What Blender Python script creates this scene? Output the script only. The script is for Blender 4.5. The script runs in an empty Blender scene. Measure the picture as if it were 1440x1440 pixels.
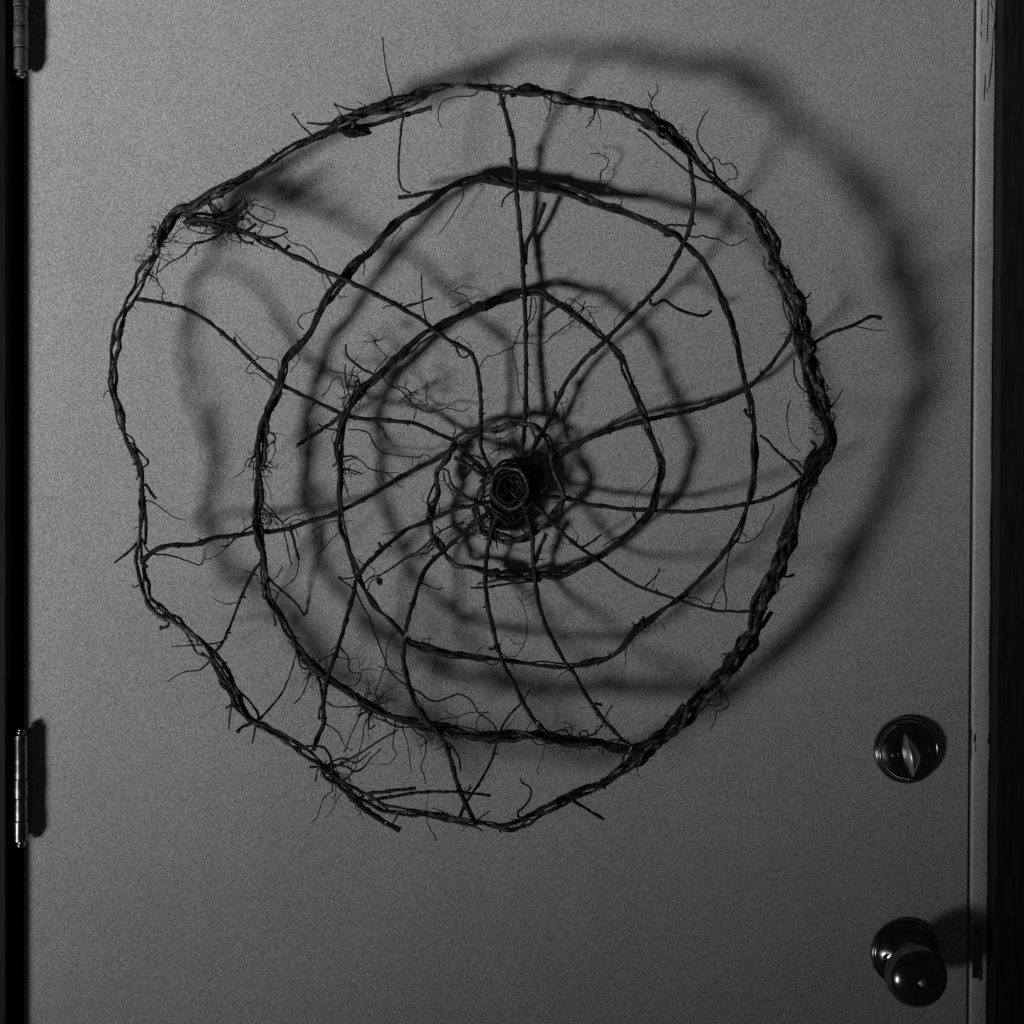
import bpy, bmesh, math, random
from mathutils import Vector, Matrix, noise
random.seed(7)
S = bpy.context.scene
COL = S.collection

# ------------------------------------------------------------------ camera, world, lamp, exposure
U = 1440.0                     # one metre of door = 1440 units; the door face is the plane y = 0
CAM = 1.2                      # camera distance from the door, metres
cam = bpy.data.objects.new('camera', bpy.data.cameras.new('camera'))
COL.objects.link(cam)
cam.location = (0, -CAM, 0)
cam.rotation_euler = (math.radians(90), 0, 0)
cam.data.sensor_width = 36
cam.data.lens = 36 * CAM
cam.data.clip_end = 50
cam.data.clip_start = 0.02
S.camera = cam

W = bpy.data.worlds.new("World"); S.world = W
W.use_nodes = True
W.node_tree.nodes['Background'].inputs[0].default_value = (1, 1, 1, 1)
W.node_tree.nodes['Background'].inputs[1].default_value = 0.010

LAMP = Vector((-2.46, -2.15, -1.35))
AIM = Vector((-4.03, 0.0, 47.86))      # a shaded lamp that throws its light upward
ld = bpy.data.lights.new('floor_lamp', 'SPOT')
ld.energy = 905
ld.spot_size = math.radians(166)
ld.spot_blend = 1.0
ld.shadow_soft_size = 0.32
lamp = bpy.data.objects.new('floor_lamp', ld); COL.objects.link(lamp)
lamp.location = LAMP
lamp.rotation_euler = (AIM - LAMP).to_track_quat('-Z', 'Y').to_euler()

S.view_settings.view_transform = 'Standard'
S.view_settings.look = 'None'
S.view_settings.exposure = 0.0
S.view_settings.gamma = 1.0

# ------------------------------------------------------------------ helpers
def at(u, v, d=0.0):
    """a place in front of the door: u right, v down, seen against the door from straight ahead, d off the door"""
    k = 1 - d / (CAM * U)
    return Vector(((u - 720) * k / U, -d / U, (720 - v) * k / U))

def dr(u, v, d=0.0):
    """door coordinates: u right, v down, d off the door"""
    return Vector(((u - 720) / U, -d / U, (720 - v) / U))

def tag(o, label=None, cat=None, group=None, kind=None):
    if label: o['label'] = label
    if cat: o['category'] = cat
    if group: o['group'] = group
    if kind: o['kind'] = kind
    return o

def mesh_obj(name, verts, faces, mat, parent=None, smooth=True):
    me = bpy.data.meshes.new(name)
    me.from_pydata([tuple(v) for v in verts], [], faces)
    me.update()
    if smooth:
        me.polygons.foreach_set('use_smooth', [True] * len(me.polygons))
    me.materials.append(mat)
    o = bpy.data.objects.new(name, me); COL.objects.link(o)
    if parent: o.parent = parent
    return o

def bm_obj(name, bm, mat, parent=None, smooth=False, bevel=0, seg=2):
    if bevel:
        bmesh.ops.bevel(bm, geom=list(bm.edges), offset=bevel, segments=seg, profile=0.5, affect='EDGES')
    bmesh.ops.recalc_face_normals(bm, faces=bm.faces)
    me = bpy.data.meshes.new(name); bm.to_mesh(me); bm.free()
    if smooth:
        me.polygons.foreach_set('use_smooth', [True] * len(me.polygons))
    me.materials.append(mat)
    o = bpy.data.objects.new(name, me); COL.objects.link(o)
    if parent: o.parent = parent
    return o

def slab(bm, xt0, xt1, xb0, xb1, vt, vb, d0, d1):
    """upright board; left and right edge given at v = 0 and v = 1440, running from vt to vb, d0..d1 off the door"""
    f = lambda a, b, v: a + (b - a) * v / 1440.0
    vs = []
    for d in (d0, d1):
        for (a, b, v) in ((xt0, xb0, vt), (xt1, xb1, vt), (xt1, xb1, vb), (xt0, xb0, vb)):
            vs.append(bm.verts.new(dr(f(a, b, v), v, d)))
    for q in ((0, 1, 2, 3), (7, 6, 5, 4), (0, 4, 5, 1), (1, 5, 6, 2), (2, 6, 7, 3), (3, 7, 4, 0)):
        bm.faces.new([vs[i] for i in q])
    return bm

def lathe(profile, centre, n=64):
    """profile: (radius, d) pairs in door units, turned about the axis that stands on the door at centre"""
    verts, faces = [], []
    c = dr(*centre)
    for (r, d) in profile:
        for k in range(n):
            a = 2 * math.pi * k / n
            verts.append(c + Vector((math.cos(a) * r / U, -d / U, math.sin(a) * r / U)))
    for i in range(len(profile) - 1):
        for k in range(n):
            k2 = (k + 1) % n
            faces.append((i * n + k, i * n + k2, (i + 1) * n + k2, (i + 1) * n + k))
    faces.append(tuple(range(n))[::-1])
    faces.append(tuple((len(profile) - 1) * n + k for k in range(n)))
    return verts, faces

# ------------------------------------------------------------------ materials (a black and white picture: all greys)
def new_mat(name):
    m = bpy.data.materials.new(name); m.use_nodes = True
    nt = m.node_tree
    return m, nt, nt.nodes['Principled BSDF']

def grey(v): return (v, v, v, 1)

def noise_node(nt, scale, detail=3, rough=0.6, coord='Object', stretch=None):
    tc = nt.nodes.new('ShaderNodeTexCoord')
    mp = nt.nodes.new('ShaderNodeMapping')
    if stretch: mp.inputs['Scale'].default_value = stretch
    nt.links.new(tc.outputs[coord], mp.inputs['Vector'])
    n = nt.nodes.new('ShaderNodeTexNoise')
    n.inputs['Scale'].default_value = scale
    n.inputs['Detail'].default_value = detail
    n.inputs['Roughness'].default_value = rough
    nt.links.new(mp.outputs[0], n.inputs['Vector'])
    return n

def ramp(nt, src, a, b, lo=0.3, hi=0.7):
    r = nt.nodes.new('ShaderNodeValToRGB')
    r.color_ramp.elements[0].position = lo; r.color_ramp.elements[0].color = grey(a)
    r.color_ramp.elements[1].position = hi; r.color_ramp.elements[1].color = grey(b)
    nt.links.new(src, r.inputs[0])
    return r

def bump(nt, src, strength, dist, normal=None):
    b = nt.nodes.new('ShaderNodeBump')
    b.inputs['Strength'].default_value = strength
    b.inputs['Distance'].default_value = dist
    nt.links.new(src, b.inputs['Height'])
    if normal: nt.links.new(normal, b.inputs['Normal'])
    return b

def paint(name, lo, hi, grain=0.5, rough=0.55):
    """fine speckled paint: every speck its own grey, over slow blotches of wear"""
    m, nt, p = new_mat(name)
    tc = nt.nodes.new('ShaderNodeTexCoord')
    sn = nt.nodes.new('ShaderNodeVectorMath'); sn.operation = 'SNAP'
    sn.inputs[1].default_value = (0.00072, 0.00072, 0.00072)
    nt.links.new(tc.outputs['Object'], sn.inputs[0])
    wn = nt.nodes.new('ShaderNodeTexWhiteNoise'); wn.noise_dimensions = '3D'
    nt.links.new(sn.outputs[0], wn.inputs['Vector'])
    fine = noise_node(nt, 420, 2, 0.6)
    wide = noise_node(nt, 6, 5, 0.6)
    r1 = ramp(nt, wn.outputs['Value'], lo, hi, 0.0, 1.0)
    r2 = ramp(nt, wide.outputs['Fac'], 0.93, 1.0, 0.35, 0.65)
    streak = noise_node(nt, 30, 3, 0.6, stretch=(1, 1, 0.06))
    r3 = ramp(nt, streak.outputs['Fac'], 0.965, 1.0, 0.35, 0.6)
    prev = r1.outputs[0]
    for r in (r2, r3):
        mx = nt.nodes.new('ShaderNodeMix'); mx.data_type = 'RGBA'; mx.blend_type = 'MULTIPLY'
        mx.inputs['Factor'].default_value = 1
        nt.links.new(prev, mx.inputs['A']); nt.links.new(r.outputs[0], mx.inputs['B'])
        prev = mx.outputs['Result']
    nt.links.new(prev, p.inputs['Base Color'])
    b = bump(nt, fine.outputs['Fac'], grain, 0.0003)
    nt.links.new(b.outputs[0], p.inputs['Normal'])
    p.inputs['Roughness'].default_value = rough
    p.inputs['Specular IOR Level'].default_value = 0.25
    return m

M_door = paint('door_paint', 0.27, 0.85, 0.4)
M_jamb = paint('jamb_paint', 0.38, 0.92, 0.3)

def dark_wood(name, lo, hi):
    m, nt, p = new_mat(name)
    n = noise_node(nt, 40, 5, 0.7, stretch=(6, 6, 0.5))
    r = ramp(nt, n.outputs['Fac'], lo, hi, 0.35, 0.75)
    nt.links.new(r.outputs[0], p.inputs['Base Color'])
    b = bump(nt, n.outputs['Fac'], 0.5, 0.001)
    nt.links.new(b.outputs[0], p.inputs['Normal'])
    p.inputs['Roughness'].default_value = 0.6
    p.inputs['Specular IOR Level'].default_value = 0.2
    return m
M_casing = dark_wood('dark_stained_wood', 0.002, 0.018)
M_casing2 = dark_wood('lightened_stained_wood', 0.010, 0.040)  # right-hand copy of the casing stain, lightened where less lamplight falls
M_gap = dark_wood('dark_rebate', 0.006, 0.012)
M_wall = paint('wall_paint', 0.10, 0.16, 0.3)

def bark(name, lo, hi, rough=0.5, scale=330, fleck=0.5):
    m, nt, p = new_mat(name)
    n = noise_node(nt, scale, 4, 0.7)
    n2 = noise_node(nt, 75, 3, 0.6)
    mul = nt.nodes.new('ShaderNodeMath'); mul.operation = 'MULTIPLY'
    nt.links.new(n.outputs['Fac'], mul.inputs[0]); nt.links.new(n2.outputs['Fac'], mul.inputs[1])
    r = ramp(nt, mul.outputs[0], lo, hi, 0.20, 0.40)
    nt.links.new(r.outputs[0], p.inputs['Base Color'])
    b = bump(nt, n.outputs['Fac'], 0.9, 0.0016)
    nt.links.new(b.outputs[0], p.inputs['Normal'])
    q = ramp(nt, n2.outputs['Fac'], rough * .8, rough * 1.4, 0.3, 0.7)
    nt.links.new(q.outputs[0], p.inputs['Roughness'])
    p.inputs['Specular IOR Level'].default_value = 0.32
    return m
M_vine = bark('vine_bark', 0.004, 0.055)
M_vine_pale = bark('stripped_highlit_vine_bark', 0.008, 0.22, 0.40)  # stripped strands; pale flecks also paint highlights on strands, inner coil and hub twigs
M_spoke = bark('spoke_bark', 0.004, 0.055)
M_root = bark('rootlet_bark', 0.004, 0.022)
M_cut = bark('cut_wood', 0.12, 0.35)
M_scrap = bark('loose_bark', 0.003, 0.018)

def metal(name, base, rough, worn=0.0):
    m, nt, p = new_mat(name)
    n = noise_node(nt, 130, 4, 0.6)
    r = ramp(nt, n.outputs['Fac'], rough * 0.8, rough * 1.25, 0.3, 0.7)
    nt.links.new(r.outputs[0], p.inputs['Roughness'])
    c = ramp(nt, n.outputs['Fac'], base * (1 - worn), base, 0.35, 0.6)
    nt.links.new(c.outputs[0], p.inputs['Base Color'])
    p.inputs['Metallic'].default_value = 1
    return m
M_lock = metal('aged_brass', 0.27, 0.17, 0.3)
M_turn = metal('brushed_brass', 0.75, 0.42, 0.15)
M_hinge = metal('steel_hinge', 0.30, 0.26, 0.4)
M_painted_hinge = metal('painted_hinge', 0.30, 0.55, 0.4)
M_wire = metal('tie_wire', 0.42, 0.5, 0.2)

# ------------------------------------------------------------------ setting: wall, frame, door
VT, VB = -640, 2150                                            # door top and bottom
bm = bmesh.new()
slab(bm, -1500, -106, -1500, -106, VT - 60, VB, -30, -12)
slab(bm, 1510, 2950, 1498, 2938, VT - 60, VB, -30, -12)
slab(bm, -1500, 2950, -1500, 2938, VT - 700, VT - 61, -30, -12)
bm_obj('wall', bm, M_wall)['kind'] = 'structure'

frame = bpy.data.objects.new('door_frame', None); COL.objects.link(frame)
tag(frame, 'dark stained door casing with a pale scuffed jamb along the lock side of the door', 'door frame')
bm = bmesh.new(); slab(bm, -106, 19.5, -106, 19.5, VT - 60, VB, -40, 27)
bm_obj('casing', bm, M_casing, frame, bevel=0.0012)
bm = bmesh.new(); slab(bm, 1400.5, 1512, 1387.5, 1500, VT - 60, VB, -40, 24)
bm_obj('casing', bm, M_casing2, frame, bevel=0.0016)
def jamb_mesh():
    vs, fs = [], []
    rows = [VT - 60 + 9 * k for k in range(int((VB - VT + 60) / 9) + 1)]
    for v in rows:
        w0 = .8 * noise.noise(Vector((v / 60, 3, 0))) + .5 * noise.noise(Vector((v / 13, 8, 0)))
        w1 = .9 * noise.noise(Vector((v / 80, 5, 2))) + .7 * noise.noise(Vector((v / 15, 1, 4)))
        if abs(v - 1046) < 22: w0 += 1.6; w1 += 1.2
        a = 1375 - 11 * v / 1440 + w0; b = 1400 - 13 * v / 1440 + w1
        for (u, d) in ((a, -40), (a, .6), (a + 1.0, 1.8), (a + 2.6, 2.3), ((a + b) / 2, 1.9), (b - 2.2, 2.2), (b - .7, 1.6), (b, .2), (b, -40)):
            vs.append(dr(u, v, d))
    for r in range(len(rows) - 1):
        for k in range(8):
            q = r * 9 + k
            fs.append((q, q + 1, q + 10, q + 9))
    return vs, fs
jamb = mesh_obj('jamb', *jamb_mesh(), M_jamb, frame)
jamb['label'] = 'pale painted jamb edge with splits near its top'
bm = bmesh.new(); slab(bm, 19.6, 1374.9, 19.6, 1363.9, VT - 60, VB, -80, -66)
bm_obj('stop', bm, M_gap, frame)
bm = bmesh.new(); slab(bm, -105, 1511, -105, 1499, VT - 150, VT - 60.2, -40, 26)
bm_obj('head_casing', bm, M_casing, frame, bevel=0.001)

# splits and chips in the jamb
def sliver(pts, w0, w1):
    vs, fs = [], []
    n = len(pts)
    for i, (u, v) in enumerate(pts):
        t = i / (n - 1)
        w = (w0 + (w1 - w0) * t) * (0.25 + 0.75 * math.sin(math.pi * min(max(t, 0.06), 0.94)))
        for (du, dd) in ((-w, 2.0), (-w * .5, 2.75), (w * .6, 2.7), (w, 2.0)):
            vs.append(dr(u + du, v, dd))
    for i in range(n - 1):
        for k in range(3):
            a = i * 4 + k
            fs.append((a, a + 1, a + 5, a + 4))
    return vs, fs
for pts, w0, w1 in (
        ([(1388.8, -4), (1388.4, 20), (1387.6, 45), (1387, 62)], .8, .4),
        ([(1392, 2), (1394, 10), (1396, 20)], .5, .4),
        ([(1395.6, 42), (1395, 62), (1394, 83), (1391.8, 106), (1390, 122), (1386.4, 130)], .7, 1.0),
        ([(1384.6, 105), (1384, 120), (1383.2, 134), (1382.6, 144)], .8, .4),
        ([(1379.8, 14), (1379.6, 24), (1379.5, 37)], .8, .7),
        ([(1379.2, 45), (1379, 49), (1378.8, 54)], .9, .7)):
    vs, fs = sliver(pts, w0, w1)
    mesh_obj('split', vs, fs, M_gap, jamb)
# chips along the jamb edges (knocked paint showing dark wood)
for (u, v, h, w) in ((1370.0, 1038, 7, 1.6), (1371, 1052, 5, 1.0), (1389.5, 1038, 9, 1.6), (1397.5, 38, 6, 1.3)):
    vs, fs = sliver([(u, v - h), (u + .4, v - h * .3), (u - .2, v + h * .4), (u, v + h)], w, w)
    mesh_obj('chip', vs, fs, M_gap, jamb)
# strike plate lip
bm = bmesh.new()
slab(bm, 1376.5, 1389, 1365.5, 1378, 1300, 1374, 2.1, 4.0)
bm_obj('strike_plate', bm, M_lock, frame, bevel=0.0004)
bm = bmesh.new()
slab(bm, 1386, 1387.6, 1374.4, 1376, 1364, 1379, 2.0, 6)
bm_obj('strike_lip', bm, M_hinge, frame, bevel=0.0004)

# the door
bm = bmesh.new(); slab(bm, 33, 1370.5, 33, 1359.5, VT, VB, -64, 0)
door = bm_obj('door', bm, M_door, bevel=0.0012)
tag(door, 'plain pale painted flush door behind the twig web', 'door')

# hinges: knuckles round a pin
def hinge(v0, v1, knots, mat, label, r=9.6):
    cu, cd = 37.0, 18.5
    parts = []
    def cyl(name, a, b, rad, parent, m, n=28, chamf=0.8):
        verts, faces = [], []
        prof = [(rad - chamf, a), (rad, a + chamf), (rad, a + chamf + .4), (rad, b - chamf - .4), (rad, b - chamf), (rad - chamf, b)]
        c = dr(cu, 0, cd)
        for (rr, v) in prof:
            for k in range(n):
                t = 2 * math.pi * k / n
                verts.append(Vector((c.x + math.cos(t) * rr / U, c.y + math.sin(t) * rr / U, (720 - v) / U)))
        for i in range(5):
            for k in range(n):
                k2 = (k + 1) % n
                faces.append((i * n + k, i * n + k2, (i + 1) * n + k2, (i + 1) * n + k))
        faces.append(tuple(range(n))); faces.append(tuple(range(5 * n, 6 * n))[::-1])
        o = mesh_obj(name, verts, faces, m, parent)
        return o
    bm = bmesh.new()
    slab(bm, 29, 33, 29, 33, v0, v1, -30, 12)
    h = bm_obj('hinge', bm, mat, frame, bevel=0.0003)
    h['label'] = label
    for i in range(len(knots) - 1):
        cyl('knuckle', knots[i] + .7, knots[i + 1] - .7, r + (0.5 if i % 2 else -0.3), h, mat)
    # pin with domed tip
    cyl('hinge_pin', v0 - 6, v1 + 6, r * 0.42, h, mat)
    cyl('pin_tip', v1 + 1.2, v1 + 7.5, r * 0.72, h, mat, chamf=2.6)
    cyl('pin_tip', v0 - 7.5, v0 - 1.2, r * 0.72, h, mat, chamf=2.6)
    return h
hinge(-50, 107, (-50, -18, 19, 46, 76, 107), M_painted_hinge, 'dull worn hinge at the top left of the door')
hinge(1030, 1178, (1030, 1091, 1118, 1149, 1178), M_hinge, 'shiny steel hinge low on the left of the door')

# dead bolt with thumb turn
DB = (1274.5, 1054)
v, f = lathe([(46.5, 0.2), (47.2, 1.5), (47, 5), (45.6, 7.5), (44, 8.6), (43, 8.4), (42.2, 10.0), (41.4, 12.2), (40.2, 13.2), (39.2, 12.6), (38.4, 11.8), (37.6, 12.2),
              (34, 14.6), (28, 17), (20, 18.8), (10, 19.8), (2, 20)], DB)
bolt = mesh_obj('deadbolt', v, f, M_lock, door)
bolt['label'] = 'round brass deadbolt rose above the knob'
def thumb_turn():
    vs, fs = [], []
    n = 19
    for k in range(n):
        t = k / (n - 1)
        w = max(math.sin(math.pi * min(max(t, .02), .98)), .06)
        z = -30 + 60 * t
        sp = -8 + 11 * t
        h = 24 * w ** .55
        for (x, d) in ((sp - 8 * w, 15.0), (sp - 6.8 * w, 17 + h * .5), (sp - 4 * w, 17 + h * .93), (sp - 1.2 * w, 17 + h), (sp + 1.2 * w, 17 + h * .98), (sp + 4.5 * w, 17 + h * .86), (sp + 12.5 * w, 17 + h * .5), (sp + 17 * w, 17 + h * .12), (sp + 18 * w, 15.0)):
            vs.append(dr(DB[0] - .5 + x, DB[1] + 4 + z, d))
    for k in range(n - 1):
        for q in range(8):
            a = k * 9 + q
            fs.append((a, a + 1, a + 10, a + 9))
    fs.append(tuple(range(9))[::-1]); fs.append(tuple((n - 1) * 9 + q for q in range(9)))
    return vs, fs
mesh_obj('thumb_turn', *thumb_turn(), M_turn, bolt)
def screw(c, d, r, parent):
    v, f = lathe([(r * 1.25, d - 1), (r * 1.25, d + .8), (r * 1.0, d + 1.2), (r * .85, d + .2), (r * .5, d - .6), (r * .1, d - .6)], c, 24)
    return mesh_obj('screw', v, f, M_lock, parent)
screw((DB[0] - 22, DB[1] + 4), 18.4, 4.2, bolt)
screw((DB[0] + 22, DB[1] - 3), 18.4, 4.2, bolt)

# knob: rose, neck, ball
KN = (1272, 1339)
v, f = lathe([(47.5, 0.2), (48.5, 1.4), (48.2, 4), (46.5, 6.2), (45, 6.8), (43.8, 6.4), (42.5, 8.6), (38, 13), (32, 17.5), (26, 21), (22.5, 24), (21, 27), (20.5, 29)], KN)
KB = (KN[0] - 5, KN[1] + 9)
rose = mesh_obj('knob_rose', v, f, M_lock, door)
rose['label'] = 'round brass rose and ball knob low on the right of the door'
v, f = lathe([(19, 22), (18, 28), (18.4, 33), (20.4, 36), (23.6, 37.4), (24.4, 38.6), (23.2, 39.8), (22.6, 40.6), (25, 41.6), (31, 44.4), (36.4, 49), (40, 55.5), (41.6, 62.5),
              (41, 69.5), (38.4, 76), (33.6, 81.5), (27, 85.6), (19, 88.2), (10, 89.6), (2, 90)], KB)
mesh_obj('knob', v, f, M_lock, rose)
v, f = lathe([(5.2, 86), (5.0, 91), (4.0, 92.4), (1, 92.8)], KB, 24)
mesh_obj('lock_button', v, f, M_turn, rose)
screw((KN[0] - 30, KN[1] + 2), 19.4, 5.2, rose)
screw((KN[0] + 30, KN[1] - 3), 19.4, 4.6, rose)
# nail the web hangs from
v, f = lathe([(1.4, -8), (1.4, 21), (2.6, 21.4), (2.6, 23), (.4, 23.2)], (734, 419), 12)
mesh_obj('nail', v, f, M_hinge, door)

# ------------------------------------------------------------------ the twig web
web = bpy.data.objects.new('twig_web', None); COL.objects.link(web)
tag(web, 'round spider web of twisted dark vines and twigs hanging on the pale door', 'wreath')

def catmull(P, step=4.0):
    """P: list of equal-length tuples, first two are u, v"""
    out = []
    n = len(P)
    for i in range(n - 1):
        p0, p1, p2, p3 = P[max(i - 1, 0)], P[i], P[i + 1], P[min(i + 2, n - 1)]
        L = math.dist(p1[:2], p2[:2])
        k = max(1, int(L / step))
        for j in range(k):
            t = j / k
            t2, t3 = t * t, t * t * t
            out.append(tuple(0.5 * (2 * b + (c - a) * t + (2 * a - 5 * b + 4 * c - d) * t2 + (3 * b - a - 3 * c + d) * t3)
                             for a, b, c, d in zip(p0, p1, p2, p3)))
    out.append(tuple(P[-1]))
    return out

def tube(pts, radii, sides=7, lump=0.12, seed=0.0, flute=0.0):
    """pts: world points; radii: metres; a closed knobbly tube"""
    vs, fs = [], []
    n = len(pts)
    prevN = None
    for i in range(n):
        T = (pts[min(i + 1, n - 1)] - pts[max(i - 1, 0)])
        if T.length < 1e-9: T = Vector((1, 0, 0))
        T.normalize()
        if prevN is None:
            A = Vector((0, 1, 0)) if abs(T.y) < 0.9 else Vector((1, 0, 0))
            N = (A - T * A.dot(T)).normalized()
        else:
            N = prevN - T * prevN.dot(T)
            if N.length < 1e-6: N = T.orthogonal()
            N.normalize()
        prevN = N
        B = T.cross(N)
        for k in range(sides):
            a = 2 * math.pi * k / sides
            D = N * math.cos(a) + B * math.sin(a)
            r = radii[i]
            if lump:
                q = pts[i] * 190 + D * 0.9 + Vector((seed, 0, 0))
                r *= 1 + lump * (noise.noise(q) * 1.6) + lump * 0.8 * noise.noise(q * 3.7)
                if flute: r *= 1 + flute * math.sin(3 * a + seed + i * .12 + 1.5 * noise.noise(pts[i] * 60))
            vs.append(pts[i] + D * r)
    for i in range(n - 1):
        for k in range(sides):
            k2 = (k + 1) % sides
            fs.append((i * sides + k, i * sides + k2, (i + 1) * sides + k2, (i + 1) * sides + k))
    fs.append(tuple(range(sides))[::-1])
    fs.append(tuple((n - 1) * sides + k for k in range(sides)))
    return vs, fs

# (u, v, bundle width, distance off the door)
OUTER = [(215,352,15,75),(230,322,14,75),(250,296,11,75),(270,292,12,75),(295,276,13,76),(320,264,13,77),(352,245,9,78),(380,227,9,78),(417,205,9,80),(455,189,10,84),
 (485,172,14,88),(520,157,16,92),(555,147,17,95),(585,137,15,98),(612,123,11,102),(642,118,9,106),(680,121,10,109),(705,125,10,110),(730,126,13,110),
 (742,127,14,110),(770,131,14,110),(800,141,15,110),(835,147,14,110),(870,152,16,112),(900,164,18,113),(932,180,19,114),(955,199,16,115),(970,213,12,115),(987,233,9,116),
 (1015,260,9,119),(1035,276,10,121),(1050,289,12,123),(1070,314,17,126),(1083,338,19,128),(1095,372,17,130),(1107,400,18,132),(1119,424,20,133),(1124,452,18,135),
 (1131,482,20,136),(1137,510,20,138),(1146,542,19,139),(1154,570,19,140),(1160,592,17,140),(1164,613,15,140),(1160,636,16,140),(1145,655,18,140),(1135,680,19,140),
 (1125,710,17,139),(1115,742,18,138),(1105,772,20,136),(1092,803,20,134),(1077,834,21,132),(1062,867,20,130),(1060,890,19,129),(1045,915,21,127),(1027,940,24,125),
 (1005,965,22,123),(980,990,22,121),(955,1014,20,119),(930,1036,18,117),(902,1060,19,115),(880,1079,13,116),(845,1100,12,117),(810,1117,11,118),(772,1137,12,119),
 (735,1157,13,119),(710,1165,13,119),(685,1162,11,118),(655,1156,10,117),(610,1147,9,115),(572,1141,9,112),(540,1135,10,110),(515,1122,11,108),(480,1104,13,105),
 (466,1093,13,103),(450,1075,12,101),(420,1052,10,98),(387,1030,9,95),(355,1013,11,92),(337,992,13,90),(325,965,14,88),(310,937,15,86),(290,915,13,84),(265,895,15,82),
 (235,870,15,80),(215,851,14,78),(205,835,12,77),(199,815,12,76),(196,790,11,75),(199,752,9,76),(201,715,9,77),(201,682,9,78),(197,660,11,79),(185,632,10,80),
 (172,602,12,81),(161,567,13,82),(157,547,12,82),(161,515,11,82),(160,490,14,82),(167,457,13,81),(180,430,13,80),(192,410,10,79),(200,387,12,78),(212,360,17,77),(222,338,15,76),(229,322,13,75)]
SECOND = [(915,1048,12,114),(890,1052,13,110),(852,1050,14,104),(815,1045,14,99),(777,1036,13,95),(740,1035,12,91),(697,1035,13,89),(660,1031,13,87),(622,1025,14,86),(595,1020,11,85),(570,1012,9,83),
 (542,1002,9,81),(515,990,10,79),(485,970,9,77),(465,956,9,75),(440,935,11,72),(422,917,9,70),(407,892,8,68),(392,865,8,65),(380,845,8,63),(374,832,9,62),(370,802,10,60),(366,765,10,58),
 (362,727,11,56),(365,690,9,55),(366,652,11,54),(369,615,12,53),(377,582,10,52),(390,552,9,50),(402,510,9,51),(422,482,10,53),(440,455,9,55),(457,425,9,58),(482,395,12,60),(505,366,12,58),
 (523,350,9,56),(540,330,9,54),(567,307,11,52),(600,287,9,50),(630,267,9,38),(662,254,9,25),(695,252,12,16),(730,260,13,20),(775,266,13,20),(812,275,11,21),(845,287,9,28),(875,297,7,36),
 (900,307,7,40),(925,317,8,46),(950,330,7,54),(965,345,7,56),(985,362,6,60),(1000,385,6,64),(1012,412,6,67),(1020,432,8,70),(1030,460,6,73),(1037,485,7,76),(1042,510,6,79),(1047,535,6,82),
 (1055,565,7,85),(1058,590,6,87),(1060,602,6,88),(1061,640,8,91),(1061,670,7,92),(1055,702,7,91),(1045,730,7,89),(1035,755,8,87),(1017,777,7,85),(1000,797,7,83),(982,815,7,80),(957,842,7,77),(930,860,8,74),
 (907,876,11,72)]
THIRD = [(907,876,11,72),(887,898,11,69),(867,915,8,66),(840,930,9,62),(800,936,6,58),(765,935,7,57),(710,929,6,56),(672,925,8,55),(630,919,8,55),(600,910,9,55),(577,900,9,55),(567,891,9,55),
 (552,877,7,54),(535,861,6,54),(520,840,7,53),(507,820,7,53),(497,792,7,52),(487,767,8,51),(480,740,8,50),(477,707,8,48),(477,670,9,47),(476,640,9,46),(480,602,9,45),(487,580,9,45),(500,560,10,45),
 (512,545,10,44),(540,522,9,41),(570,495,10,38),(600,470,10,38),(625,455,9,32),(650,445,9,26),(675,430,13,20),(705,422,9,15),(737,412,9,15),(757,411,8,24),(777,422,7,33),(800,436,7,41),(817,450,7,42),
 (837,465,7,42),(855,481,8,42),(872,500,9,42),(882,527,7,42),(892,552,7,42),(905,580,7,42),(912,605,7,42),(922,630,7,42),(930,652,9,42),(928,675,8,41),(922,697,8,40),(914,717,10,38),(885,752,9,35),
 (860,769,8,29),(840,785,8,25),(810,799,9,20),(775,809,10,17),(745,811,10,16),(712,809,11,17),(687,804,9,19)]
FOURTH = [(700,808,8,18),(680,804,6,20),(662,799,4.5,21),(642,796,4,22),(634,786,4,23),(625,775,5,25),(612,755,6,28),(607,725,6,30),(612,692,6,30),(620,662,6,29),(630,637,6,28),(640,622,5,28),(653,612,5,28),(670,607,5,28),
 (690,604,5,28),(713,601,6,28),(737,600,5,27),(752,598,5,27),(764,608,5,28),(773,627,5,30),(780,653,5,33),(787,680,5,35),(788,702,6,35),(780,725,6,33),(763,743,5,30),(747,752,5,28),(723,757,6,27),
 (700,755,6,30),(681,747,5,33),(672,733,5,36),(668,715,5,39),(673,698,5,42),(683,680,5,46),(693,668,6,50)]

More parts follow.
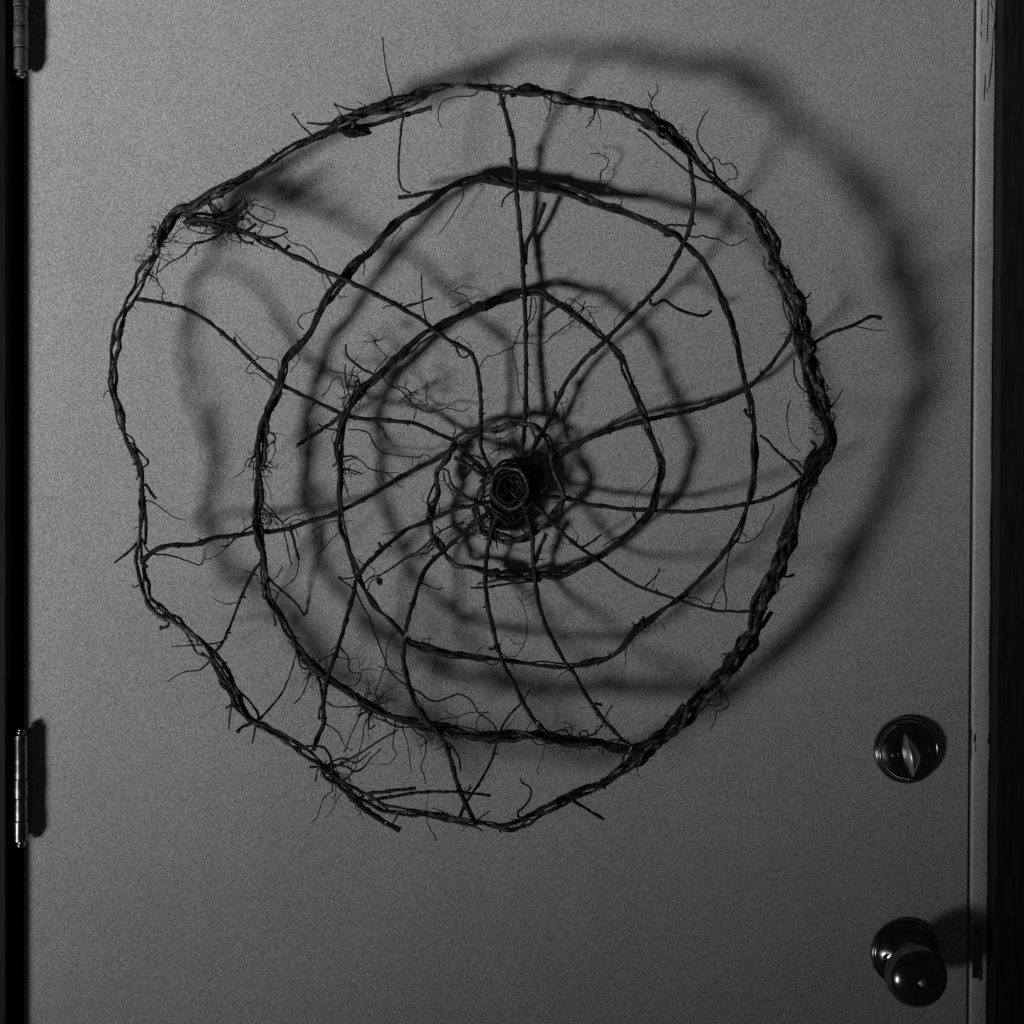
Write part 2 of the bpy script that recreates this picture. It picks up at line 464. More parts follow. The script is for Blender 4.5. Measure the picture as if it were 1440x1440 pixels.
MAIN = []        # samples of the big vines: (u, v, d, half width, object)
def bundle(P, n, period, seed, rs=0.30, name='vine', sides=8, spread=1.0, pale=False):
    """n strands wound round each other along P; the first carries the others as children"""
    C = catmull(P, 4.0)
    rnd = random.Random(seed)
    N = len(C)
    s = [0.0]
    for i in range(1, N): s.append(s[-1] + math.dist(C[i][:2], C[i - 1][:2]))
    core = None
    for k in range(n):
        ph = 2 * math.pi * k / n + rnd.uniform(-.4, .4)
        sgn = 1 if rnd.random() < 0.6 else -1
        per = period * rnd.choice((rnd.uniform(0.7, 1.1), rnd.uniform(1.2, 2.6), rnd.uniform(2, 4)))
        pts, rad = [], []
        rk = rs * rnd.uniform(0.62, 1.38)
        i0, i1 = 0, N
        if k >= 3 and n > 3:                      # some strands only run part of the way
            a = rnd.uniform(0.0, 0.45); b = a + rnd.uniform(0.35, 0.6)
            i0, i1 = int(a * N), min(N, int(b * N))
        for i in range(i0, i1):
            u, v, w, d = C[i]
            a0 = C[max(i - 2, 0)]; a1 = C[min(i + 2, N - 1)]
            tx, ty = a1[0] - a0[0], a1[1] - a0[1]
            L = math.hypot(tx, ty) or 1
            nx, ny = -ty / L, tx / L
            wob = noise.noise(Vector((s[i] / 55.0, seed * 3.1 + k * 7.7, 0.3)))
            wob2 = noise.noise(Vector((s[i] / 19.0, seed * 5.3 + k * 3.7, 4.1)))
            wob3 = noise.noise(Vector((s[i] / 6.0, seed * 2.3 + k * 9.7, 7.1)))
            th = ph + sgn * 2 * math.pi * s[i] / per + wob * 2.4
            r = max(w * rk * (1 + 0.28 * wob + .18 * wob3), 1.25)
            if n == 2: r = max(w * 0.31 * (1 + .15 * wob), 1.5)
            amp = max(w / 2 - r * .8, 0.0) * ((1.2 if spread > 1 else 1.5) + 0.95 * wob2 + .5 * wob) + 0.35
            off = amp * math.cos(th) + .45 * wob3
            dep = amp * math.sin(th) * spread
            taper = 1.0
            e = min(i - i0, i1 - 1 - i)
            if k >= 3 and e < 14: taper = 0.45 + 0.55 * e / 14; off += (14 - e) * 0.35 * (1 if k % 2 else -1)
            pts.append(at(u + nx * off, v + ny * off, max(d + dep, 1.5 + r)))
            rad.append(r * taper / U * (1 - d / (CAM * U)))
        if len(pts) < 4: continue
        vs, fs = tube(pts, rad, sides, 0.17, seed + k * 3.3, 0.10)
        o = mesh_obj(name if core is None else 'strand', vs, fs, M_vine_pale if pale or (core and rnd.random() < .3) else M_vine, core or web)
        if core is None:
            core = o
    for c in C[::2]:
        MAIN.append((c[0], c[1], c[3], c[2] / 2, core))
    return core, C

outer, C1 = bundle(OUTER, 8, 190, 1, 0.185, 'outer_vine', 9, 1.9)
outer['label'] = 'thick outermost ring of twisted vines'
second, C2 = bundle(SECOND, 5, 140, 2, 0.245, 'coil_vine', 9)
third, C3 = bundle(THIRD, 4, 115, 3, 0.26, 'coil_vine', 9)
FOURTH = [(u, v, w * 1.9, d) for u, v, w, d in FOURTH]
fourth, C4 = bundle(FOURTH, 2, 95, 4, 0.34, 'coil_vine', 8, 1.0, True)

# extra strands that wander over the thick right-hand side and the corners of the outer ring
def wander(a, b, seed, off0, off1, r, parent, C):
    rnd = random.Random(seed)
    idx = [i for i, c in enumerate(C) if a <= i / len(C) <= b]
    pts, rad = [], []
    for j, i in enumerate(idx):
        u, v, w, d = C[i]
        a0 = C[max(i - 2, 0)]; a1 = C[min(i + 2, len(C) - 1)]
        L = math.dist(a0[:2], a1[:2]) or 1
        nx, ny = -(a1[1] - a0[1]) / L, (a1[0] - a0[0]) / L
        t = j / max(len(idx) - 1, 1)
        o = (off0 + (off1 - off0) * t) * w / 2 + 2.6 * noise.noise(Vector((j / 9.0, seed, 0))) + 1.2 * noise.noise(Vector((j / 3.0, seed, 5)))
        pts.append(at(u + nx * o, v + ny * o, d + w * 0.42 * math.sin(seed + j / 7.0)))
        rad.append(r * (0.75 + 0.25 * math.sin(math.pi * t)) * (1 + .15 * noise.noise(Vector((j / 4., seed, 9)))) / U)
    if len(pts) < 3: return
    mesh_obj('strand', *tube(pts, rad, 7, 0.16, seed), M_vine_pale if rnd.random() < .35 else M_vine, parent)
rw = random.Random(5)
for q in range(64):
    a = rw.choice([rw.uniform(0.27, 0.56), rw.uniform(0.27, 0.56), rw.uniform(0.07, 0.27), rw.uniform(0.62, 0.95), rw.uniform(0.0, 0.04)])
    L = rw.uniform(0.012, 0.05)
    wander(a, min(a + L, 1), 20 + q, rw.uniform(-1.45, 1.45), rw.uniform(-1.45, 1.45), rw.uniform(1.0, 2.4), outer, C1)
for q in range(26):
    a = rw.uniform(0.0, 0.95); L = rw.uniform(0.025, 0.06)
    wander(a, min(a + L, 1), 120 + q, rw.uniform(-1.2, 1.2), rw.uniform(-1.2, 1.2), rw.uniform(1.0, 1.9), second, C2)
for q in range(14):
    a = rw.uniform(0.0, 0.95); L = rw.uniform(0.03, 0.07)
    wander(a, min(a + L, 1), 220 + q, rw.uniform(-1.3, 1.3), rw.uniform(-1.3, 1.3), rw.uniform(0.9, 1.6), third, C3)

RING = list(MAIN)
# spokes: (front or behind the coils, radius at hub, radius at rim, points from the rim to the hub or the reverse)
SPOKES = [
 (1, 3.4, 3.0, [(703,128),(707,145),(717,180),(722,205),(725,250),(728,285),(733,335),(736,392),(739,455),(740,530),(738,592),(734,630),(731,648)]),
 (1, 3.2, 3.4, [(969,208),(972,240),(976,280),(970,320),(957,350),(935,390),(912,417),(875,455),(850,480),(820,507),(800,532),(785,560),(767,600),(750,630),(736,655)]),
 (-1, 2.8, 4.2, [(1112,470),(1107,480),(1092,502),(1072,527),(1050,545),(1012,564),(965,579),(915,589),(875,600),(825,617),(782,642),(750,662)]),
 (-1, 2.8, 3.0, [(1128,672),(1110,685),(1087,697),(1057,707),(1012,715),(965,720),(912,717),(862,714),(820,707),(792,700),(745,698)]),
 (1, 1.9, 2.8, [(1060,859),(1030,860),(1007,859),(982,852),(950,842),(905,827),(875,812),(840,787),(805,762),(775,732),(747,705)]),
 (1, 2.6, 3.2, [(890,1052),(860,1025),(840,1000),(820,970),(810,952),(792,927),(772,890),(760,857),(754,822),(751,795),(747,750),(737,712),(730,700)]),
 (1, 3.0, 3.2, [(774,1034),(755,1017),(735,988),(720,955),(707,930),(695,890),(685,845),(682,805),(687,765),(698,728),(706,708)]),
 (1, 3.4, 3.0, [(667,1153),(652,1125),(642,1097),(632,1060),(620,1035),(597,1010),(582,985),(572,955),(567,920),(570,895),(575,870),(585,835),(597,802),(617,780),(637,762),(672,732),(695,715)]),
 (1, 3.2, 3.0, [(441,1055),(448,1035),(455,1015),(455,992),(457,970),(463,945),(477,907),(487,870),(497,837),(506,806),(540,770),(572,745),(605,732),(637,717),(665,711),(695,705)]),
 (-1, 3.4, 3.0, [(199,792),(207,782),(220,772),(242,766),(270,766),(300,757),(330,754),(360,749),(397,745),(427,736),(472,722),(500,708),(530,692),(562,672),(595,655),(617,644),(641,625)]),
 (-1, 2.8, 2.8, [(192,421),(205,422),(232,427),(260,434),(290,450),(315,470),(337,490),(365,517),(390,537),(427,557),(477,580),(492,586),(530,590),(580,595),(600,602),(625,614),(640,622),(665,645),(690,669)]),
 (1, 3.6, 2.8, [(252,300),(268,303),(288,312),(310,318),(327,322),(357,332),(380,341),(402,355),(435,370),(455,381),(495,397),(525,412),(560,430),(585,445),(612,465),(637,482),(660,495),(669,510),(674,540),(677,580),(675,617),(680,640),(692,663)]),
 (-1, 1.8, 2.4, [(303,916),(315,900),(327,872),(337,847),(350,815),(359,800),(367,792)]),
 (-1, 2.2, 1.4, [(644,1157),(652,1135),(665,1115),(680,1092),(692,1067),(700,1040),(703,1031),(710,1015),(720,1002),(735,985),(744,971)]),
]
def near(u, v, pool, lim=1e9):
    best, bd = None, lim
    for m in pool:
        q = (m[0] - u) ** 2 + (m[1] - v) ** 2
        if q < bd: best, bd = m, q
    return best, math.sqrt(bd)

HUBD = 48.0
def depth_along(C, side, r, ends=(None, None)):
    """distance off the door for points laid over or under the coils they cross"""
    n = len(C); known = {}
    for i, c in enumerate(C):
        m, q = near(c[0], c[1], RING, 150)
        if m and q < 7: known[i] = m[2] + side * (m[3] * 0.8 + r) if 3 < i < n - 4 else m[2]
        if math.hypot(c[0] - 717, c[1] - 686) < 34: known[i] = HUBD - 6
    if ends[0] is not None: known[0] = ends[0]
    if ends[1] is not None: known[n - 1] = ends[1]
    ks = sorted(known)
    if not ks: return [50.0] * n
    out = []
    for i in range(n):
        lo = [k for k in ks if k <= i]; hi = [k for k in ks if k >= i]
        if not lo: out.append(known[hi[0]])
        elif not hi: out.append(known[lo[-1]])
        elif lo[-1] == hi[0]: out.append(known[i])
        else:
            t = (i - lo[-1]) / (hi[0] - lo[-1]); t = t * t * (3 - 2 * t)
            out.append(known[lo[-1]] * (1 - t) + known[hi[0]] * t)
    for _ in range(6):
        out = [out[0]] + [(out[i - 1] + 2 * out[i] + out[i + 1]) / 4 for i in range(1, n - 1)] + [out[-1]]
    return out

LOW = {0: [(130, 106), (195, 48), (225, 32), (255, 29), (335, 16), (412, 23), (500, 17), (590, 24), (640, 42)], 1: [(495, 38), (540, 27), (600, 26), (640, 40)]}
for si, (side, r0, r1, P) in enumerate(SPOKES):
    C = catmull(P, 4.0)
    D = depth_along(C, side, 3.0)
    if si in LOW:                                    # stems that lie lower than the coils suggest
        K = LOW[si]
        for i, c in enumerate(C):
            for (y0, d0), (y1, d1) in zip(K, K[1:]):
                if y0 <= c[1] <= y1: D[i] = d0 + (d1 - d0) * (c[1] - y0) / (y1 - y0)
        for _ in range(6): D = [D[0]] + [(D[i - 1] + D[i] + D[i + 1]) / 3 for i in range(1, len(D) - 1)] + [D[-1]]
    if si == 2:                                      # this one lies low, close to the door, on the right
        D = [min(d, 24 + 18 * abs(c[0] - 960) / 200) if 830 < c[0] < 1100 else d for c, d in zip(C, D)]
        for _ in range(12): D = [D[0]] + [(D[i - 1] + D[i] + D[i + 1]) / 3 for i in range(1, len(D) - 1)] + [D[-1]]
    n = len(C)
    pts, rad = [], []
    rs_ = random.Random(si * 31 + 5)
    nodes, q = [], rs_.uniform(2, 6)
    while q < n - 2:
        nodes.append(int(q)); q += rs_.uniform(5, 12)
    for i, c in enumerate(C):
        t = i / (n - 1)
        kx = noise.noise(Vector((i / 5.0, si * 9.1, 2))) * 1.3 + noise.noise(Vector((i / 1.8, si * 9.1, 5))) * .6
        ky = noise.noise(Vector((i / 5.0, si * 4.3, 6))) * 1.3 + noise.noise(Vector((i / 1.8, si * 4.1, 9))) * .6
        r = r0 + (r1 - r0) * t
        bulge = sum(math.exp(-((i - m) / .9) ** 2) for m in nodes)
        pts.append(at(c[0] + kx, c[1] + ky, max(D[i], 5)))
        rad.append(r * (1 + 0.12 * kx + 0.30 * bulge) / U * (1 - D[i] / (CAM * U)))
    vs, fs = tube(pts, rad, 10, 0.12, si * 2.7, 0.07)
    for m in nodes:                                  # buds and snapped side shoots at the nodes
        if rs_.random() < .35 or m < 2: continue
        T = (pts[min(m + 1, n - 1)] - pts[m - 1]).normalized()
        side_v = T.cross(Vector((0, 1, 0))).normalized() * rs_.choice((-1, 1))
        dirv = (side_v * rs_.uniform(.6, 1) + T * rs_.uniform(-.2, .9) + Vector((0, rs_.uniform(-.5, .4), 0))).normalized()
        L = rs_.uniform(3.5, 8.5) / U
        b0 = len(vs)
        v2, f2 = tube([pts[m] + dirv * L * z for z in (0.1, .5, .8, 1)], [z * rs_.uniform(1.0, 1.5) / U for z in (1.2, .95, 1.15, .5)], 6, .15, m)
        vs += v2; fs += [tuple(z + b0 for z in f) for f in f2]
    o = mesh_obj('spoke', vs, fs, M_spoke, web)
    for i in range(0, n, 2):
        MAIN.append((C[i][0], C[i][1], D[i], 3.0, o))

# ------------------------------------------------------------------ side shoots and rootlets
# origin of a sheet of tracing, its scale, then lines:  radius at first point, radius at last point, points
TW = {}
TW[(380, 30, 4)] = """
.8 1.3|632,88 640,180 655,280 680,380 692,445
1.5 1.4|745,530 738,600 728,700 722,800 725,890 745,945 790,965
3 2.6|720,990 780,985 880,965 970,950 1010,940
1.1 1.4|128,522 175,585 240,645
1.4 2.2|210,572 300,578 390,565 450,545
1.3 1.6|360,465 420,490 500,505
.7 .8|365,470 385,500 405,535
.6 .9|490,450 540,475 570,495
.5 .8|738,378 745,395 770,420
3 3|905,485 800,515 680,550 580,580 480,590
1 .6|1165,400 1130,420 1040,425 970,450 950,490 945,530 950,570 972,602
.5 .7|1215,300 1235,355
.7 .5|65,770 68,830 60,855
.5 .6|10,715 35,745
1.6 1.2|1330,400 1310,455
2.4 2|1350,765 1362,815
1 .5|1085,950 1080,1000 1030,1080 1000,1130 950,1200
.8 .5|740,1165 700,1210 680,1255
.7 .7|520,1290 530,1360 525,1430
"""
TW[(140, 240, 4)] = """
3.2 3.4|830,190 740,250 640,275 560,270 490,285
2.2 2.4|740,335 660,310 580,290 480,290
2 2|790,165 720,230 640,250 560,240 500,270
2 2.2|720,325 700,260 640,200 600,150
1.6 1.8|660,320 600,300 560,310 510,300 470,285
1.5 1.7|780,340 740,300 690,285 640,235 620,190
2.6 2.6|530,230 480,200 440,215 400,270 370,335
1.4 1|830,190 830,230 900,280 980,310 1050,330 1040,355 960,375 880,370
.8 .7|850,185 930,210 985,235 975,275 930,290
1.8 2.2|880,300 840,330 800,350
1.6 1.2|900,372 960,376 1010,368 1055,345
.9 .9|1040,365 1080,405 1160,430 1210,480 1235,540
2 2|1068,420 1040,450
2 2|760,335 800,390 865,412
1.8 1.6|860,365 910,410 985,440
.8 .7|720,370 760,395 800,400
2.2 .8|700,340 660,370 600,395 520,420 480,470 400,515 330,570
.9 .5|570,395 500,410 450,405
.7 .5|540,412 490,435 470,430
.7 .5|540,420 545,460 530,475
.7 .5|480,470 490,500 488,520
.7 .5|400,515 350,490 370,470 415,475
1.2 .9|690,335 620,355 570,350 520,335 480,300
.9 .7|600,350 600,310 560,280
.7 .6|465,320 430,350 400,390 370,405
.8 .6|340,325 330,290 312,280
.8 .6|335,335 300,312 285,315
.8 .6|335,355 290,355 270,380
.6 .6|300,350 300,372
1.2 .7|260,575 320,610 340,650 360,680 350,710 365,735
.9 .6|300,560 290,600 280,630
.8 .5|320,590 325,650 310,655
.6 .5|355,685 375,690
.6 .5|280,580 300,620 330,620
.8 .6|320,585 330,540 340,490
.6 .5|195,765 220,795
.8 .5|480,745 490,790 497,850
1.3 .6|690,330 640,300 610,250 600,220
1.6 1|720,340 760,300 800,270 830,230
1.4 1|640,330 700,300 760,260 820,190
1.1 .8|560,270 620,290 680,300 740,290
.8 .7|760,910 800,960 850,1010 890,1045 960,1055 1000,1070 1010,1110 1000,1145
1.4 1.8|760,935 765,965 778,995
.9 .6|900,1048 850,1085 825,1135 880,1140 920,1165 960,1195 975,1215
.5 .4|850,1140 860,1170 875,1185
1 .8|1145,895 1115,850 1140,810 1190,795 1225,775
.8 .6|1110,1010 1125,1060 1090,1110 1070,1135
1.6 1.3|1260,555 1285,600 1312,645
.7 .6|1250,570 1265,640 1285,690
.8 .5|1320,680 1360,720 1350,705 1390,710
.9 .6|55,1240 35,1245 20,1275
.6 .5|1015,1250 1055,1258
"""
TW[(700, 80, 4)] = """
1.1 .6|300,240 290,310 268,365
.7 .5|265,245 275,280 290,295
.7 .5|310,245 330,290 365,280
1.2 .8|550,295 540,340 520,370 495,400
.9 .6|540,335 515,345 520,385 535,390
.7 .5|560,305 580,370 575,410
1.3 .6|885,335 870,290 860,260 870,235 900,190 892,150
.8 .5|870,240 850,210 845,190
.6 .5|850,262 845,290
.8 .6|880,300 905,310 910,345
.8 1.7|1180,300 1150,350 1125,410 1125,470 1150,520 1190,570 1215,620 1225,685
.8 .8|1170,610 1200,580 1220,565 1245,580 1255,605 1310,600 1345,640 1345,680 1300,690 1275,715
1.4 1.8|790,408 840,440 900,500 960,550 1020,605 1090,660 1150,690 1220,715 1285,765
.7 .5|1210,710 1215,745
.6 1.2|520,545 570,545 605,565 625,570 610,620 580,650 575,700 540,740 500,775
.5 .6|600,535 605,565
.5 .6|560,530 580,550
.9 .6|690,840 695,800 670,785
.7 .5|700,845 695,800 715,770
1.5 1.2|95,750 40,790 20,845
1.6 2|1065,950 990,945 890,955
.5 .5|1005,910 1005,945
1.3 .6|1075,1005 1120,1015 1150,1005 1200,1020 1240,1025 1290,1055 1330,1060 1400,1025
2.4 2.6|935,1000 960,1008 990,1000
.6 .6|1035,375 1040,450 1075,455 1070,485
.8 1.4|1425,750 1390,770 1365,825
1.2 1|640,825 690,838 700,860
.8 .7|60,745 90,720 140,735 200,745
"""
TW[(900, 240, 4)] = """
1 .9|708,222 705,268
1 1.8|960,685 945,710 912,722
.6 .6|970,725 940,750
.8 .7|690,480 705,490 700,530 728,565
1 1|800,690 815,800 840,850 855,885
1.5 1.5|798,530 800,620 797,700
.9 .7|915,840 930,880 920,905
1.1 1|865,1060 870,1150 895,1210 955,1255
.9 .6|955,1270 960,1330 940,1332
.7 1.3|1140,1230 1110,1280 1062,1340
1.3 .9|1040,1245 1060,1220 1050,1205
.7 .6|1055,1350 1090,1380 1085,1425
2.6 2.4|965,978 1080,910 1200,870 1300,820 1355,830
.9 .5|1205,872 1300,895 1385,900
1.6 1.8|672,1132 705,1130
.5 .4|850,1290 830,1350 835,1420
.7 .5|140,1360 150,1310 180,1290 180,1265
2 2.2|595,1340 600,1370 622,1385
1 .8|670,400 725,412
.9 .8|660,375 722,388
.8 .7|600,290 640,308
2 1.6|730,560 760,600 810,640 870,650
2 1.6|720,515 760,540 800,600
"""
TW[(900, 540, 4)] = """
1.8 2.4|675,290 720,320 760,370 830,430 880,480 945,555
1.4 1.6|850,425 890,440 915,470
2.2 1.8|960,320 990,352 945,410 932,460
.9 .7|945,245 975,250 985,280 1003,287
.7 .5|985,270 1000,240
.7 .5|845,90 830,140 825,180 830,240 840,290 860,340 905,385
.7 .6|1085,160 1100,180 1085,225
2.8 2.6|1045,130 1075,210 1095,290 1082,375 1000,455
1.8 1.6|860,750 820,790 795,850 790,890
1.6 2|870,1070 830,1085 795,1068
.5 .8|820,1130 765,1165
3 3.2|740,1280 700,1340 645,1400
.8 1|755,680 740,730 705,780 685,830 630,880 570,895 535,882
.6 .5|622,872 600,850
.6 .5|600,890 590,852
1 .9|505,930 490,1000 480,1070 470,1140 485,1200 482,1272
.8 .9|475,1120 430,1180 410,1230 370,1235 330,1210 265,1195
.5 .5|410,1228 450,1230
.7 .6|100,300 130,370 112,425
.7 .6|105,450 80,490 102,512
2 1.8|590,150 610,185
"""
TW[(400, 340, 4)] = """
.8 1.4|770,185 775,300 785,400 808,470
1.5 1.8|835,315 750,345 665,368
.8 1.1|550,375 580,360 615,360
1.3 1.6|662,342 648,368
.7 .8|920,300 940,275 980,290 1015,300 1040,340 1060,360
.7 .8|940,375 1000,345 1040,345
.6 .9|500,540 520,580 550,620 580,645 640,652
.9 .9|580,645 540,690 508,732
1.5 2.1|345,580 350,635 390,680 440,715 510,750
.5 .6|430,620 400,660 390,685
.7 1|210,670 250,720 310,735 370,750 410,760 422,805
.9 1|345,690 340,740 350,800 368,870
.8 .8|210,870 250,830 270,780 310,760 330,820 350,880 385,905
.8 .7|390,700 375,770 362,805
.8 .7|435,720 400,760 395,812
1 .9|410,780 395,830 388,890
1 .9|365,800 360,840 380,895
.7 .7|330,870 330,920 352,940
1.4 .8|545,750 590,810 630,820 670,850 700,890 740,930 800,955 860,950 910,935 960,945 1000,955 1045,930
.8 .5|630,810 690,830 710,870 720,910 780,920 810,910
.8 .6|650,870 690,910 740,950
.6 .4|700,850 760,895 800,890
.6 .4|690,862 740,860 775,850
.7 .4|910,937 930,920 965,930
.6 .4|655,720 640,770 628,815
.5 .4|695,705 720,750
2.6 3|70,1145 140,1100 220,1050 300,990 355,945
1.2 1.4|190,1025 228,1048
.9 .8|72,1145 65,1165
.9 .8|78,1145 92,1172
1 .8|360,1055 430,1060 475,1080 500,1130 540,1180 590,1195 660,1205 720,1210 760,1210 785,1195 830,1215
.6 .4|720,1212 720,1250 740,1260
1.2 .8|320,1215 375,1205 430,1230 470,1270 520,1290 570,1300 610,1330 650,1380 675,1370
.7 .5|400,1218 330,1240
.8 .5|520,1292 515,1322
.8 .5|560,1300 640,1300 690,1325
.6 .4|522,1285 525,1240 545,1220
.6 .4|440,1235 410,1215 390,1200
1.4 1.2|320,1275 380,1285 432,1305
.9 .6|325,1320 350,1380 365,1440
.8 .6|310,1055 275,1080 268,1120 295,1165
.5 .5|725,1005 730,970 742,952
.7 .6|945,1020 965,1060 952,1095
.6 .5|945,592 965,550 990,535 1020,560 1055,595
1.7 1.5|965,590 985,640 1015,652 1040,632
.7 .9|1095,710 1130,655 1190,635 1240,610 1285,590 1320,500 1340,470
.8 .7|1285,590 1290,660 1310,740 1315,820 1345,885
.5 .4|1310,740 1340,742
.5 .4|1255,540 1278,562
.7 .7|1285,572 1350,570
.8 .5|340,1000 280,1020 262,1045
"""
TW[(700, 380, 4)] = """
2 2|260,265 300,225 360,195
1.4 .8|402,270 440,245 480,210 490,175
.9 .6|470,232 500,205 560,210
.9 .6|490,222 460,190 395,160
.8 .6|395,215 420,180 440,160
1.1 .7|450,265 390,310 330,350 270,405 230,415 160,410
.8 .8|500,220 530,260 545,300 585,350
1.3 1|190,150 180,250 160,315
1 .9|205,150 215,200 205,260 165,310
.6 .8|300,65 240,115
.6 .6|655,345 660,280 700,230 750,180
.7 .6|690,455 700,430 678,428
.8 .6|340,745 380,745 395,715
.9 .7|355,745 370,800 350,850 285,872
2 2.2|322,680 332,735
1.2 .6|585,915 640,860 690,830 740,800 785,775
.6 .5|640,862 645,840
.7 .6|300,985 400,970 455,965
.7 .6|890,1145 830,1210 775,1280 775,1400
.8 .6|790,1400 770,1385 760,1330
.9 .7|840,825 810,880 820,900 850,900
.7 .5|770,590 758,650
.6 .5|160,590 195,630
1.1 .8|165,720 175,800 200,900 220,955
"""
TW[(140, 540, 4)] = """
1.5 1.2|175,330 230,385 275,440 245,465
1.8 2|260,565 290,610 315,645
1.2 .5|255,655 300,665 350,700 390,730 420,750 485,767
.7 .9|195,812 232,798
1.6 2|85,1005 130,970 185,925 212,885
1.4 1.3|240,870 265,930 300,955
1.4 1 T|300,955 400,965 480,990 562,1020
2 2.2|248,1018 272,1032
1 1.2|180,1130 195,1145 225,1128
2.2 2|345,1372 385,1362
1.2 1.4|205,538 230,505
1.6 1.6|190,452 215,440
1.5 1|940,262 985,290 985,320 930,355
.8 .6|985,320 985,380 960,440 925,475
.9 .7|950,345 955,370 925,420 930,465
.6 .5|950,270 1030,282
1.5 1.1|885,385 850,440 838,465
1 .7|875,400 825,440 810,490 760,522
.9 .6|872,435 865,500 858,550
.8 .5|920,480 935,550 960,600 965,650
.8 .6|905,560 935,620 912,665
1 1|905,650 960,700 1000,750 1035,780
1 .9|910,700 960,730 1020,770 1055,810
.8 .7|910,730 960,760 950,800 915,835
.8 .7|912,685 950,730 990,770 1010,810
1.2 .6|1025,785 1080,745 1130,730 1175,717
.9 .6|1045,800 1100,765 1165,770
1.9 2|1072,815 1090,870 1105,930 1122,988
1.1 1|1038,825 1060,930 1080,1020
.9 .7|1120,985 1110,1070 1070,1120 1020,1160 970,1225
.7 .5|1098,805 1125,870
.6 .8|1190,835 1240,800 1330,765
1.6 1.2|895,780 820,820 760,870 720,910 680,912
.9 .5|722,900 670,960 595,990
.6 .5|808,740 815,812
.8 .9|805,1045 890,1080
.7 .8|1030,1025 1000,1080 945,1115
.6 .9|630,1195 680,1225 730,1238 795,1220
1.8 1.4 T|930,1070 1000,1140 1060,1190 1110,1240 1150,1300
.8 .7|985,1235 1000,1180 960,1150 930,1130
.9 .8|885,1085 920,1140 962,1165
1.4 1.2|980,1285 990,1360
.8 .8|1220,960 1260,930 1300,880 1352,830
.9 .7|1370,775 1425,765
1.6 1.2|1340,440 1310,462
.9 .6|1360,530 1390,600 1405,645
.8 .5|1435,410 1400,425 1360,435
"""
TW[(200, 830, 4)] = """
.7 1.6|165,318 260,310 360,305 430,295 475,265
.6 1.6|140,517 200,475 260,455 330,445 390,385
.7 1.8|868,345 840,450 790,570 730,650 655,730
1.5 1.4|540,565 600,620 650,690 650,730
2.2 2.4|530,800 570,765 620,745
1 1.4|485,780 495,690 515,630
1 1.4|618,860 640,765
1.1 1.3|468,665 510,640
2 2.2|440,430 440,520 470,555
1.2 1.2|465,400 468,435
1.3 .9|875,380 900,440 940,450 930,520 890,600 850,637
1 .8|920,395 940,440 975,465
.8 .6|850,258 890,275
.7 .6|815,280 860,330 895,360
1.3 .7|1115,325 1160,380 1160,430 1180,465 1230,470 1215,520 1180,540 1130,530
.8 .5|1160,390 1185,380 1220,388
.7 .4|1215,400 1230,450 1270,440 1330,450
.6 .4|1228,425 1260,380
.6 .4|1230,468 1280,420 1290,380
1 .7|1105,315 1070,330 1055,350
.9 .7|1090,350 1030,380 960,410
.9 .6|1080,375 1050,430 1015,450
2.2 2|975,430 1000,520 1010,590 1016,645
1 .8|1032,625 1080,655 1160,655 1240,650
1.6 1.4|995,725 1003,650
1.2 .6|1020,745 1080,780 1110,810 1130,860 1160,890 1185,900
1.8 1.8|890,885 960,878 1020,885 1055,930 1070,990 1080,1045
1.5 1.6|942,995 980,995 1010,985
1 1.3|975,1075 988,1005
.9 1.2|1035,960 1012,1005
1.6 1.2|1045,1010 1130,970 1220,920 1330,850 1440,785
1.3 .9|1060,985 1140,990 1200,1020 1250,990 1290,940 1345,890
1.2 .8|1060,970 1130,945 1200,970 1260,930 1282,908
.9 .6|1065,1085 1070,1130 1030,1160 1000,1220 985,1280 945,1310
.7 .5|1090,1190 1060,1250 1030,1275
.8 .8|1110,1080 1170,1040 1200,1000 1215,920 1240,840 1250,760 1290,690
1 .8|1140,905 1180,800 1210,740 1240,645
.8 .6|1195,1225 1220,1240 1245,1290
.7 .5|1240,1225 1225,1260 1205,1272
"""
